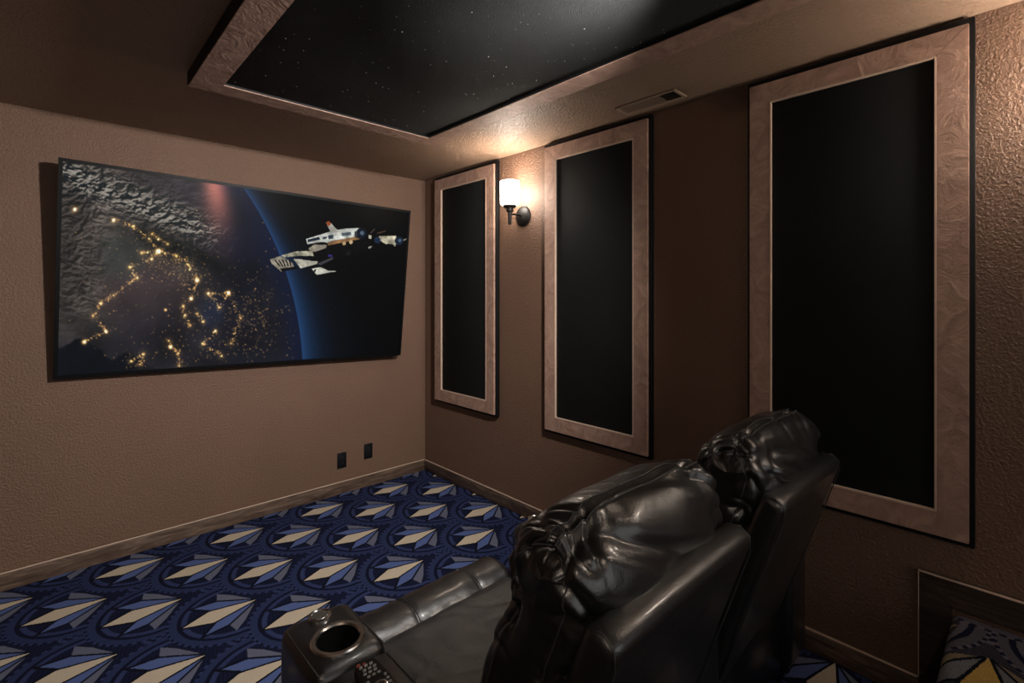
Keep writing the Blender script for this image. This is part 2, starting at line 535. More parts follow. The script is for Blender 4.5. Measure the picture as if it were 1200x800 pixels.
# ceiling air vent
vx, vy, vw, vl = -0.140, -2.225, 0.125, 0.335
t = thing('ceiling_vent', 'brown-painted slatted air vent on the ceiling above the panels', 'air vent', (vx, vy, H))
for q in ring_rails(-vw / 2, vw / 2, -vl / 2, vl / 2, 0.016):
    link('vent_frame', rail_mesh(q, 'z', -0.008, -0.0005, 0.002), M['vent'], t)
link('duct_plate', box_mesh((-vw / 2 + 0.016, -vl / 2 + 0.016, -0.0015), (vw / 2 - 0.016, vl / 2 - 0.016, -0.0005)), M['black_paint'], t)
link('damper_plate', box_mesh((-vw / 2 + 0.016, -vl / 2 + 0.016, -0.006), (vw / 2 - 0.016, -vl / 2 + 0.085, -0.0015), 0.001), M['bronze'], t)
sl = box_mesh((-0.0040, -vl / 2 + 0.09, -0.0075), (0.0040, vl / 2 - 0.016, -0.0060), 0.0004, 1)
sl.materials.append(M['vent'])
for k in range(5):
    o = link('slat', sl, None, t); o.location.x = -vw / 2 + 0.027 + k * 0.0178

# ================================================================== sconces
def sconce(y, label, x=0.0, rz=0.0, glass='shade'):
    t = thing('wall_sconce', label, 'wall lamp', (x, y, 2.005), 'glass wall sconces')
    t.rotation_euler.z = rz
    p = lathe_mesh([(0, 0.026), (0.020, 0.026), (0.050, 0.020), (0.064, 0.012), (0.069, 0.005), (0.069, 0.0005), (0, 0.0005)], 40)
    p.transform(Matrix.Rotation(-math.pi / 2, 4, 'Y'))
    link('backplate', p, M['bronze'], t)
    link('arm', tube_mesh([(-0.02, 0, 0), (-0.06, 0, 0.004), (-0.10, 0, 0.003), (-0.125, 0, 0.0)], 0.006, 10), M['bronze'], t)
    s = lathe_mesh([(0, -0.070), (0.008, -0.068), (0.0125, -0.055), (0.0125, 0.012), (0.025, 0.018), (0.025, 0.042), (0.038, 0.044), (0.045, 0.052), (0.045, 0.060), (0, 0.060)], 32)
    s.transform(Matrix.Translation((-0.125, 0, 0)))
    link('stem', s, M['bronze'], t)
    g = lathe_mesh([(0.020, 0.0605), (0.054, 0.0605), (0.0615, 0.068), (0.0625, 0.21), (0.0600, 0.214), (0.0575, 0.21), (0.0565, 0.072), (0.020, 0.066)], 48)
    g.transform(Matrix.Translation((-0.125, 0, 0)))
    link('glass_shade', g, M[glass], t)['label'] = 'glowing white glass shade'
sconce(-1.188, 'lit white glass wall sconce between two copper-framed panels')
sconce(-3.78, 'lit white glass wall sconce above the dark platform trim', glass='shade_rear')
sconce(-3.95, 'added unseen fill lamp in sconce form on the plain wall', XL, math.pi, 'shade_rear')  # unseen left lamp added as fill for the panelled wall and chairs

# added fill spotlight, unseen under the star panel, brightening the screen end
SPX, SPY = -1.05, -3.05
t = thing('fill_spotlight', 'added unseen fill spotlight under the star ceiling panel', 'added fill lamp', (SPX, SPY, H - 0.049))
link('mount_plate', lathe_mesh([(0, -0.0005), (0.055, -0.0005), (0.058, -0.004), (0.056, -0.014), (0, -0.014)], 32), M['bronze'], t)
link('pivot', tube_mesh([(0, 0, -0.012), (0, 0, -0.035), (0, 0, -0.050)], 0.009, 10), M['bronze'], t)
aim = (Vector((-1.35, 0.0, 1.0)) - Vector((SPX, SPY, H - 0.12))).normalized()
rotm = aim.to_track_quat('-Z', 'Y').to_matrix().to_4x4()
can = lathe_mesh([(0, 0.05), (0.03, 0.048), (0.040, 0.035), (0.046, -0.05), (0.043, -0.05), (0.040, -0.03), (0, -0.03)], 32)
can.transform(Matrix.Translation((0, 0, -0.085)) @ rotm); link('lamp_can', can, M['bronze'], t)
lens = lathe_mesh([(0.0395, -0.031), (0.0395, -0.033), (0.02, -0.036), (0, -0.037)], 28)
lens.transform(Matrix.Translation((0, 0, -0.085)) @ rotm); link('lens', lens, M['fill_lens'], t)
ld = bpy.data.lights.new('fill_beam', 'SPOT'); ld.energy = FILL_POWER; ld.color = FILL_COL
ld.spot_size = math.radians(108); ld.spot_blend = 0.85; ld.shadow_soft_size = 0.05
lo_ = bpy.data.objects.new('fill_beam', ld); col.objects.link(lo_)
lo_.location = Vector((SPX, SPY, H - 0.049 - 0.085)) + aim * 0.055
lo_.rotation_euler = rotm.to_euler()

# ================================================================== outlets
def outlet(x, z, label):
    t = thing('wall_outlet', label, 'outlet', (x, 0, z), 'black outlets low on the wall')
    link('cover_plate', box_mesh((-0.035, -0.0065, -0.0575), (0.035, -0.0005, 0.0575), 0.003), M['socket'], t)
    link('socket_insert', box_mesh((-0.0168, -0.0095, -0.0335), (0.0168, -0.0065, 0.0335), 0.0015), M['plastic'], t)
    sm = lathe_mesh([(0, -0.0022), (0.003, -0.0018), (0.0032, 0)], 10, 'Y'); sm.transform(Matrix.Scale(-1, 4, (0, 1, 0)))
    sm.transform(Matrix.Translation((0, -0.0065, 0)))
    sm.materials.append(M['dark_metal'])
    for s in (-1, 1):
        o = link('screw', sm, None, t); o.location.z = s * 0.048
outlet(-0.732, 0.245, 'black wall outlet set lower and farther from the room corner')
outlet(-0.520, 0.268, 'black wall outlet set higher and nearer the room corner')

# ================================================================== television
TVW = 2.016; TVH = TVW / 1.768
tv = thing('television', 'large wall-mounted television showing a spacecraft above the night-lit Earth', 'television', (-1.288, -0.125, 1.586))
tv.rotation_euler = (Matrix.Rotation(-0.025, 3, 'Z') @ Matrix.Rotation(0.105, 3, 'X') @ Matrix.Rotation(0.0203, 3, 'Y')).to_euler()
link('cabinet', box_mesh((-TVW / 2, 0.0, -TVH / 2), (TVW / 2, 0.035, TVH / 2), 0.004), M['tv_bezel'], tv)
link('rear_housing', box_mesh((-TVW / 2 + 0.25, 0.035, -TVH / 2 + 0.12), (TVW / 2 - 0.25, 0.052, TVH / 2 - 0.30), 0.006), M['plastic'], tv)
BZ = 0.018
for q in ring_rails(-TVW / 2, TVW / 2, -TVH / 2, TVH / 2, BZ):
    me = rail_mesh(q, 'z', 0, 0.008, 0.001)
    me.transform(Matrix.Rotation(math.pi / 2, 4, 'X')); me.transform(Matrix.Translation((0, 0, 0)))
    link('bezel', me, M['tv_bezel'], tv)
link('wall_bracket', box_mesh((-0.30, 0.050, -0.22), (0.30, 0.066, 0.08), 0.004), M['plastic'], tv)

# the picture on the screen, painted on a fine grid of the screen surface
NX, NY = 560, 316
sw, sh_ = TVW - 2 * BZ, TVH - 2 * BZ
a_ = np.linspace(0, 1, NX); b_ = np.linspace(0, 1, NY)
A, B = np.meshgrid(a_, b_, indexing='ij')
# picture coordinates used to lay the image out (a keystoned sheet about 410 by 255)
def homog(src, dst):
    Mx = []
    for (x, y), (u, v) in zip(src, dst):
        Mx.append([x, y, 1, 0, 0, 0, -u * x, -u * y, -u]); Mx.append([0, 0, 0, x, y, 1, -v * x, -v * y, -v])
    _, _, V = np.linalg.svd(np.array(Mx, float)); return V[-1].reshape(3, 3)
Hm = homog([(0, 0), (1, 0), (1, 1), (0, 1)], [(71, 190), (476, 252), (466, 414), (70, 438)])
D = Hm[2, 0] * A + Hm[2, 1] * B + Hm[2, 2]
X = (Hm[0, 0] * A + Hm[0, 1] * B + Hm[0, 2]) / D
Y = (Hm[1, 0] * A + Hm[1, 1] * B + Hm[1, 2]) / D
img = np.zeros((NX, NY, 3))
def lerp(a, b, t): return a + (b - a) * t[..., None]
def ss(e0, e1, x):
    t = np.clip((x - e0) / (e1 - e0), 0, 1); return t * t * (3 - 2 * t)
def C(*c): return np.array(c, float)
n1 = fbm(X / 40, Y / 40); n2 = fbm(X / 12 + 5, Y / 12); n3 = fbm(X / 5, Y / 5 + 9, 3)
md = (Y - 207) - (X - 85) * 0.42            # distance below the crest of the mountain chain
# relief, shaded by its slope
wX = X + 26 * (n1 - 0.5) + 9 * (n2 - 0.5); wY = Y + 26 * (fbm(X / 34 + 40, Y / 34) - 0.5)
hgt = 1 - np.abs(2 * fbm((wX + wY * 0.6) / 15, (wY - wX * 0.42) / 8, 5) - 1)
gx, gy = np.gradient(hgt)
hill = np.clip(gx * 0.9 + gy * 1.6, -0.12, 0.12) / 0.12
chain = np.exp(-(md / 26) ** 2) * ss(285, 215, X)
west = ss(150, 95, X) * ss(395, 330, Y)
img[:] = lerp(C(50, 46, 44), C(92, 84, 79), np.clip((n1 - 0.25) * 1.8, 0, 1))
img *= (1 + hill * (0.10 + 0.30 * west + 0.35 * chain))[..., None]
img = lerp(img, C(62, 52, 54) * (0.8 + 0.45 * n1)[..., None], 0.9 * ss(66, 26, np.hypot((X - 172) / 1.1, (Y - 352))))
img = lerp(img, C(52, 56, 54) * (0.8 + 0.5 * n2)[..., None], 0.7 * ss(40, 12, np.hypot(X - 142, Y - 300)))
# plateau beyond the chain, purple brown
pl = ss(-6, -34, md) * ss(140, 190, X)
img = lerp(img, C(60, 55, 60) * (0.75 + 0.5 * n2)[..., None] * (1 + 0.15 * hill)[..., None], 0.85 * pl)
# navy towards the limb and the south
img = lerp(img, C(16, 19, 33) * (0.55 + 1.0 * n1)[..., None], ss(205, 285, X - (Y - 300) * 0.05 + 30 * (n1 - .5)))
img = lerp(img, C(26, 26, 33) * (0.6 + 0.9 * n1)[..., None], 0.8 * ss(325, 400, Y + (X - 180) * 0.3 + 20 * (n2 - .5)))
img = lerp(img, C(44, 58, 88), 0.45 * ss(22, 4, np.hypot(X - 248, (Y - 365) * 0.8)) * (0.5 + n2))
# snow on the chain, dark forest foot below it
img = lerp(img, C(24, 32, 36), 0.8 * chain * ss(0.5, -0.6, hill))
snow = chain * ss(0.0, 0.9, hill) * ss(0.38, 0.62, n2 + 0.25 * hgt)
img = lerp(img, C(158, 152, 142), np.clip(snow * 1.15, 0, 1) * ss(34, 0, np.abs(md)))
dk = np.exp(-((md - 34) / 13) ** 2) * ss(120, 190, X) * ss(300, 250, X)
img = lerp(img, C(10, 14, 16), 0.85 * dk * np.clip(0.4 + n2, 0, 1))
# sea at the lower left
shore = Y - (397 + (X - 70) * 0.24 + 16 * (n1 - .5) + 8 * (n2 - .5) + 5 * np.sin(X / 9))
img = lerp(img, C(15, 18, 25) * (0.8 + 0.4 * n2)[..., None], ss(-1.5, 1.5, shore) * ss(200, 150, X))
# limb and atmosphere
p3 = [(284, 224), (324, 295), (354.5, 421)]
(ax, ay), (bx_, by_), (cx_, cy_) = p3
dd = 2 * (ax * (by_ - cy_) + bx_ * (cy_ - ay) + cx_ * (ay - by_))
ux = ((ax**2 + ay**2) * (by_ - cy_) + (bx_**2 + by_**2) * (cy_ - ay) + (cx_**2 + cy_**2) * (ay - by_)) / dd
uy = ((ax**2 + ay**2) * (cx_ - bx_) + (bx_**2 + by_**2) * (ax - cx_) + (cx_**2 + cy_**2) * (bx_ - ax)) / dd
RR = math.hypot(ax - ux, ay - uy)
dl = np.hypot(X - ux, Y - uy) - RR
img = lerp(img, C(14, 24, 52), 0.7 * ss(-30, 0, dl) * ss(1, 0, dl))
out = ss(-0.6, 0.8, dl)
wA = 10 + 12 * ss(230, 420, Y)
space = C(0, 1, 3) + np.exp(-np.clip(dl, 0, 200) / wA)[..., None] * C(34, 66, 108)
img = img * (1 - out)[..., None] + space * out[..., None]
stars = (_rng.rand(NX, NY) > 0.9965) * out * (dl > 14)
img += (stars * _rng.rand(NX, NY))[..., None] * C(75, 60, 52)
# red flare streak
fl = np.exp(-((X - 250 - (Y - 222) * 0.16) / (13 + (Y - 215) * 0.10)) ** 2) * ss(350, 205, Y)
img += fl[..., None] * C(165, 88, 66) * (0.25 + 0.75 * ss(300, 215, Y))[..., None]
# city lights
def z1(p): return (50 + p[0] * 0.3625, 170 + p[1] * 0.3625)
def z2(p): return (270 + p[0] * 0.35, 180 + p[1] * 0.35)
glow = np.zeros((NX, NY))
Hi = np.linalg.inv(Hm)
def dot(x, y, r, s):
    q = Hi @ np.array([x, y, 1.0]); i0 = int(q[0] / q[2] * (NX - 1)); j0 = int(q[1] / q[2] * (NY - 1))
    k = int(r * 6) + 3
    i1, i2, j1, j2 = max(i0 - k, 0), min(i0 + k, NX), max(j0 - k, 0), min(j0 + k, NY)
    if i1 >= i2 or j1 >= j2: return
    d2 = (X[i1:i2, j1:j2] - x) ** 2 + (Y[i1:i2, j1:j2] - y) ** 2
    glow[i1:i2, j1:j2] += s * np.exp(-d2 / (r * r))
lines = [[(225, 245), (290, 265), (340, 305), (372, 345), (318, 350)], [(372, 345), (430, 360), (470, 390), (498, 438), (480, 497)],
         [(372, 345), (350, 370), (280, 395), (305, 430), (230, 485), (190, 510), (165, 550), (208, 600), (140, 632)],
         [(350, 290), (372, 305), (402, 322)], [(535, 480), (600, 480), (572, 525), (535, 480)], [(455, 520), (460, 550), (478, 582)],
         [(500, 545), (520, 570)], [(100, 208), (98, 212)], [(410, 630), (418, 650), (442, 670), (446, 710)], [(290, 695), (330, 672), (320, 705)],
         [(600, 480), (640, 560), (610, 640)], [(560, 600), (520, 640), (580, 680)]]
for L in lines:
    for p, q in zip(L, L[1:]):
        p, q = np.array(p, float), np.array(q, float)
        for k in range(int(np.hypot(*(q - p)) / 2.6)):
            x, y = z1(p + (q - p) * random.random() + np.array([random.gauss(0, 3.5), random.gauss(0, 3.5)]))
            dot(x, y, random.uniform(0.5, 0.9), random.uniform(0.15, 0.75))
    for p in L:
        x, y = z1(p); dot(x, y, random.uniform(0.9, 1.6), 1.0); dot(x, y, 4.5, 0.16)
for p, s in (((372, 345), 2.2), ((498, 438), 2.5), ((138, 633), 2.2), ((208, 600), 1.6), ((100, 210), 1.3), ((415, 650), 1.9), ((225, 245), 1.6), ((480, 497), 1.6), ((398, 532), 1.5), ((600, 478), 1.5)):
    x, y = z1(p); dot(x, y, s, 1.3)
for cx0, cy0, sx0, sy0, cnt in ((430, 385, 50, 28, 300), (470, 450, 24, 32, 160), (560, 560, 100, 85, 300), (620, 640, 70, 70, 200), (340, 330, 60, 50, 110), (240, 480, 60, 60, 60), (440, 640, 60, 50, 120), (320, 690, 40, 22, 80), (400, 480, 160, 130, 150), (210, 300, 80, 50, 40)):
    for k in range(cnt):
        x, y = z1((random.gauss(cx0, sx0), random.gauss(cy0, sy0)))
        if math.hypot(x - ux, y - uy) - RR > -4: continue
        dot(x, y, random.choice((0.4, 0.45, 0.5, 0.6, 0.8)), random.uniform(0.02, 0.75) ** 1.6)
for cx0, cy0, sx0, sy0, cnt in ((60, 560, 40, 80, 220), (110, 520, 25, 60, 150), (120, 240, 14, 50, 26), (205, 560, 18, 60, 30), (60, 160, 40, 40, 22)):
    for k in range(cnt):
        x, y = z2((random.gauss(cx0, sx0), random.gauss(cy0, sy0)))
        if math.hypot(x - ux, y - uy) - RR > -0.5: continue
        dot(x, y, random.choice((0.4, 0.5, 0.7, 0.9)), random.uniform(0.03, 0.65) ** 1.4)
glow *= (dl < 0.5)
img += np.clip(glow, 0, 1.25)[..., None] * C(232, 168, 82)
img += np.clip(glow - 1.0, 0, 1)[..., None] * C(20, 70, 120)
# spacecraft of the picture, flat shapes
def z4(p): return (300 + p[0] * 0.15833, 240 + p[1] * 0.15833)
def fill(poly, colr, noise_=0.0):
    global img
    P = [z4(p) for p in poly]
    ins = np.zeros((NX, NY), bool)
    for (x1, y1), (x2, y2) in zip(P, P[1:] + P[:1]):
        if y1 == y2: continue
        ins ^= ((y1 > Y) != (y2 > Y)) & (X < (x2 - x1) * (Y - y1) / (y2 - y1) + x1)
    c = C(*colr) * (1 + noise_ * (n3 * 2 - 1))[..., None]
    img = np.where(ins[..., None], c, img)
def disc(c0, r, colr): fill([(c0[0] + r * math.cos(a * 0.393), c0[1] + r * math.sin(a * 0.393)) for a in range(16)], colr, 0.3)
fill([(400, 300), (520, 285), (760, 250), (830, 290), (780, 350), (640, 395), (560, 405), (470, 450), (430, 420), (410, 360)], (5, 5, 7))
fill([(360, 265), (440, 240), (540, 210), (640, 190), (760, 185), (795, 202), (725, 250), (560, 275), (520, 292), (470, 285), (370, 302)], (206, 208, 200), 0.4)
fill([(372, 266), (455, 247), (465, 268), (372, 288)], (26, 36, 56))
fill([(520, 238), (560, 232), (560, 262), (525, 266)], (48, 58, 72)); fill([(620, 222), (690, 212), (690, 236), (625, 246)], (96, 108, 118), 0.5)
fill([(480, 250), (515, 243), (512, 262), (482, 268)], (60, 70, 80))
fill([(505, 145), (525, 132), (575, 185), (612, 215), (545, 222)], (176, 172, 162), 0.3)
fill([(505, 145), (525, 132), (545, 155), (522, 172)], (150, 72, 34))
fill([(520, 287), (560, 278), (715, 250), (760, 266), (600, 296), (520, 312)], (146, 108, 72), 0.4)
disc((765, 224), 40, (18, 28, 44)); disc((772, 222), 15, (96, 116, 138)); fill([(715, 210), (735, 205), (735, 250), (715, 250)], (60, 60, 60))
disc((640, 297), 14, (190, 160, 120)); disc((690, 288), 14, (196, 170, 130))
fill([(375, 335), (420, 305), (515, 308), (505, 330), (430, 356), (400, 358)], (170, 160, 142), 0.5)
fill([(180, 384), (280, 355), (405, 350), (416, 388), (300, 386), (200, 397)], (176, 170, 148), 0.6)
fill([(96, 412), (170, 388), (205, 402), (262, 440), (275, 470), (180, 500), (112, 445)], (150, 142, 126), 0.4)
for k in range(5): fill([(128 + k * 26, 418 - k * 2), (138 + k * 26, 416 - k * 2), (176 + k * 20, 462), (166 + k * 20, 466)], (24, 22, 20))
fill([(165, 480), (290, 462), (300, 480), (190, 502)], (10, 10, 12))
fill([(268, 410), (330, 414), (446, 430), (440, 446), (350, 470), (322, 478)], (186, 182, 166), 0.4)
fill([(440, 446), (560, 396), (560, 412), (470, 455)], (60, 60, 66))
fill([(404, 482), (470, 470), (520, 494), (585, 500), (440, 526)], (200, 198, 184), 0.4)
fill([(420, 488), (440, 482), (430, 510), (416, 505)], (40, 40, 44))
fill([(525, 380), (552, 380), (552, 394), (525, 394)], (50, 46, 120))
disc((672, 372), 16, (22, 22, 26))
fill([(820, 236), (842, 240), (840, 266), (822, 262)], (196, 190, 170)); fill([(820, 322), (846, 318), (836, 334), (818, 336)], (150, 150, 140))
fill([(895, 246), (1022, 244), (1022, 308), (945, 302), (900, 275)], (198, 190, 164), 0.5)
disc((885, 275), 24, (24, 40, 64)); disc((1045, 280), 32, (20, 34, 54)); disc((1050, 278), 12, (80, 100, 125))
fill([(1075, 272), (1104, 262), (1100, 270), (1078, 282)], (130, 130, 120))
fill([(830, 222), (862, 190), (868, 194), (838, 226)], (70, 60, 54)); fill([(880, 222), (944, 205), (946, 212), (884, 228)], (80, 60, 48))
fill([(1000, 306), (1016, 306), (1020, 320), (1012, 320)], (150, 146, 130))
img = np.clip(img, 0, 255) / 255.0
lin = np.where(img <= 0.04045, img / 12.92, ((img + 0.055) / 1.055) ** 2.4)
Pg = np.stack([(A - 0.5) * sw, np.full_like(A, -0.0025), (0.5 - B) * sh_], -1)
me = grid_mesh(Pg, False)
ca = me.color_attributes.new('picture', 'FLOAT_COLOR', 'POINT')
rgba = np.ones((NX * NY, 4), np.float32); rgba[:, :3] = lin.reshape(-1, 3)
ca.data.foreach_set('color', rgba.ravel())
m, nt, b = new_mat('television_picture')
at = nt.nodes.new('ShaderNodeAttribute'); at.attribute_name = 'picture'
nt.links.new(at.outputs['Color'], b.inputs['Emission Color'])
b.inputs['Emission Strength'].default_value = 0.76
b.inputs['Base Color'].default_value = (0.004, 0.004, 0.004, 1)
b.inputs['Roughness'].default_value = 0.35
b.inputs['Specular IOR Level'].default_value = 0.02
link('screen', me, m, tv)['label'] = 'lit screen with a spacecraft over the dark Earth'

# ================================================================== recliners
SW = 0.595           # seat width between the arms
AW = 0.178           # arm width
CY = -2.55           # y of a chair's origin
BH = 0.288            # half width of the back

def catmull(pts, n):
    P = np.array(pts, float); k = len(P); out = []
    seglen = np.hypot(*(np.roll(P, -1, 0) - P).T); tot = seglen.sum()
    for i in range(k):
        p0, p1, p2, p3 = P[i - 1], P[i], P[(i + 1) % k], P[(i + 2) % k]
        m_ = max(3, int(round(n * seglen[i] / tot)))
        for j in range(m_):
            t = j / m_
            out.append(0.5 * ((2 * p1) + (-p0 + p2) * t + (2 * p0 - 5 * p1 + 4 * p2 - p3) * t * t + (-p0 + 3 * p1 - 3 * p2 + p3) * t ** 3))
    return np.array(out)

BACK = [(-0.10, 0.47), (-0.125, 0.58), (-0.158, 0.70), (-0.193, 0.79), (-0.232, 0.862), (-0.226, 0.925), (-0.252, 1.000),
        (-0.312, 1.056), (-0.385, 1.075), (-0.445, 1.050), (-0.487, 0.985), (-0.492, 0.91), (-0.445, 0.79), (-0.375, 0.62), (-0.315, 0.47)]

def back_surface(seed):
    pr = catmull(BACK, 230); Mv = len(pr)
    Nu = 150
    t = np.linspace(-1, 1, Nu); xi = np.sin(t * math.pi / 2)
    p_ = 4.6
    f = (1 - np.abs(xi) ** p_) ** (1 / p_)
    zc = np.clip(pr[:, 1], 0.56, 0.965)
    s_ = (zc - 0.47) / (1.0 - 0.47)
    spine = np.stack([-0.205 + (-0.385 + 0.205) * s_, zc], -1)
    yz = spine[None] + (pr - spine)[None] * f[:, None, None]
    # waist between lumbar cushion and head pillow also nips the sides in
    xw = BH * (1 + 0.03 * np.exp(-((pr[:, 1] - 0.99) / 0.06) ** 2) - 0.012 * np.exp(-((pr[:, 1] - 0.872) / 0.03) ** 2))
    P = np.stack([xi[:, None] * xw[None], yz[..., 0], yz[..., 1]], -1)
    du = np.gradient(P, axis=0)
    dv = np.roll(P, -1, 1) - np.roll(P, 1, 1)
    n = np.cross(du, dv); n /= np.linalg.norm(n, axis=-1, keepdims=True) + 1e-9
    cen = np.array([0, -0.30, 0.78])
    if ((P - cen) * n).sum(-1).mean() < 0: n = -n
    Xg, Yg, Zg = P[..., 0], P[..., 1], P[..., 2]
    arc = np.concatenate([[0], np.cumsum(np.hypot(*(np.diff(pr, axis=0)).T))])
    V = np.broadcast_to(arc[None], Xg.shape); U = np.broadcast_to((t * BH * 1.15)[:, None], Xg.shape)
    itop = int(np.argmin(np.hypot(pr[:, 0] + 0.395, pr[:, 1] - 1.073)))
    ipin = int(np.argmin(np.hypot(pr[:, 0] + 0.232, pr[:, 1] - 0.862)))
    vt, vp = arc[itop], arc[ipin]
    o = seed * 7.7
    wx = U + 0.02 * (vnoise(U * 14 + o, V * 14) - 0.5); wy = V + 0.02 * (vnoise(U * 14 + o, V * 14 + 40) - 0.5)
    d = np.zeros_like(Xg)
    # plump unevenness
    d += 0.013 * (fbm(U * 7 + o, V * 7 + 3, 3) - 0.45)
    endk = ss(0.10, 0.26, np.abs(Xg))
    # top seam: groove with puckers leaving it
    dt = wy - vt
    def creases(q, sharp): return np.clip(1 - np.abs(q * 2 - 1) * sharp, 0, 1)
    skew = wx + 0.35 * np.abs(dt) + 0.03 * vnoise(U * 10 + o, V * 10 + 70)
    pk = creases(vnoise(skew * 26 + o, dt * 3 + 3), 1.8)
    d += -0.017 * pk * np.exp(-(np.abs(dt) / 0.085) ** 1.5) * (0.35 + 0.9 * endk)
    pk2 = creases(vnoise(skew * 55 + o + 31, dt * 5 + 13), 2.2)
    d += -0.007 * pk2 * np.exp(-np.abs(dt) / 0.04) * (0.4 + 0.8 * endk)
    d += -0.007 * np.exp(-(dt / 0.0065) ** 2)
    # long soft folds slanting over the rear of the pillow
    fold = creases(vnoise(wx * 9 - dt * 14 + o, dt * 4 + wx * 2 + o), 2.4)
    d += -0.018 * fold * ss(0.0, 0.05, dt) * ss(0.30, 0.16, dt)
    # waist: gathers running up and down from it
    dp = wy - vp
    g = np.abs(vnoise(wx * 26 + o + 9, dp * 4 + 2) * 2 - 1)
    d += (-0.020 * (1 - g) ** 2) * np.exp(-np.abs(dp) / 0.055)
    d += -0.008 * np.exp(-(dp / 0.008) ** 2)
    # ends: crumpled gathers between the top seam and the waist
    zone = ss(0.17, 0.27, np.abs(Xg)) * ss(0.82, 0.90, Zg)
    for sd in (-1, 1):
        fx_ = (Xg - sd * 0.262) * 1.0; fy_ = wy - (vp + 0.045)
        rad = np.sqrt((Yg + 0.315) ** 2 + (Zg - 0.915) ** 2 + (Xg - sd * 0.275) ** 2)
        ang = np.arctan2(Zg - 0.905, Yg + 0.325)
        w3 = 1.4 * vnoise(U * 18 + o + sd, V * 12)
        ray = np.abs(np.sin(ang * 3.5 + w3 * 2 + rad * 9 + o))
        d += -0.030 * (1 - ray) ** 1.8 * np.exp(-(rad / 0.15) ** 2) * ss(0.10, 0.20, np.abs(Xg) * (np.sign(Xg) == sd))
        ray2 = np.abs(np.sin(ang * 7.3 + w3 * 3 + o * 2))
        d += -0.008 * (1 - ray2) ** 2 * np.exp(-((rad - 0.05) / 0.07) ** 2) * (np.sign(Xg) == sd)
    # lower lumbar creases
    cr3 = np.abs(np.sin(wy * 48 + 4 * vnoise(U * 9 + o, V * 9)))
    d += -0.007 * (1 - cr3) ** 3 * ss(0.88, 0.80, Zg) * ss(0.12, 0.24, np.abs(Xg))
    # side seams
    for sd in (-1, 1):
        ds = (t - sd * 0.66)[:, None] * BH * 1.2 * np.ones_like(Xg)
        act = ss(vt + 0.01, vt - 0.02, V) * np.ones_like(Xg)
        d += -0.006 * np.exp(-(ds / 0.006) ** 2) * act
    fade = ss(1.0, 0.93, np.abs(t))[:, None]
    Q = P + n * (d * fade)[..., None]
    return Q, n, t, arc, itop, ipin, vt, vp

_back_cache = {}
def back_mesh(seed):
    if seed not in _back_cache:
        Q, n, t, arc, itop, ipin, vt, vp = back_surface(seed)
        me = grid_mesh(Q, True)
        bm_ = bmesh.new(); bm_.from_mesh(me); bmesh.ops.remove_doubles(bm_, verts=bm_.verts[:], dist=1e-5)
        bmesh.ops.recalc_face_normals(bm_, faces=bm_.faces[:]); bm_.to_mesh(me); bm_.free()
        for p in me.polygons: p.use_smooth = True
        seams = []
        Qn = Q + n * 0.0012
        r = 0.0019
        i0, i1 = int(150 * 0.06), int(150 * 0.94)
        for off in (-2, 2):
            seams.append(tube_mesh(Qn[i0:i1, itop + off], r, 5))
        for sd in (-1, 1):
            iu = int(np.argmin(np.abs(t - sd * 0.66)))
            seams.append(tube_mesh(Qn[iu, 4:itop], r, 5))
            ie = int(np.argmin(np.abs(t - sd * 0.90)))
            k0 = int(np.argmin(np.abs(arc - (vp - 0.30))))
            seams.append(tube_mesh(Qn[ie, k0:itop], r, 5))
            ir = int(np.argmin(np.abs(t - sd * 0.93)))
            seams.append(tube_mesh(Qn[ir, itop + 4:itop + 60], r, 5))
        _back_cache[seed] = (me, seams)
    return _back_cache[seed]

def shell_mesh():
    """padded rear shell of the back, leaning"""
    bm = bmesh.new()
    add_box(bm, (-BH + 0.002, -0.036, -0.66), (BH - 0.002, 0.036, 0.0))
    bmesh.ops.bevel(bm, geom=bm.edges[:], offset=0.030, segments=5, profile=0.6, affect='EDGES')
    bmesh.ops.subdivide_edges(bm, edges=[e for e in bm.edges if e.calc_length() > 0.2], cuts=9, use_grid_fill=True)
    for v in bm.verts:
        w_ = 0.006 * (math.sin(v.co.x * 9 + 1) * math.sin(v.co.z * 7))
        v.co.y += w_
        v.co.z += 0.010 * math.cos(v.co.x / BH * 1.4) * max(0, 1 + v.co.z / 0.2)
    me = bm_mesh(bm)
    me.transform(Matrix.Translation((0, -0.500, 0.918)) @ Matrix.Rotation(math.radians(18.5), 4, 'X'))
    return me

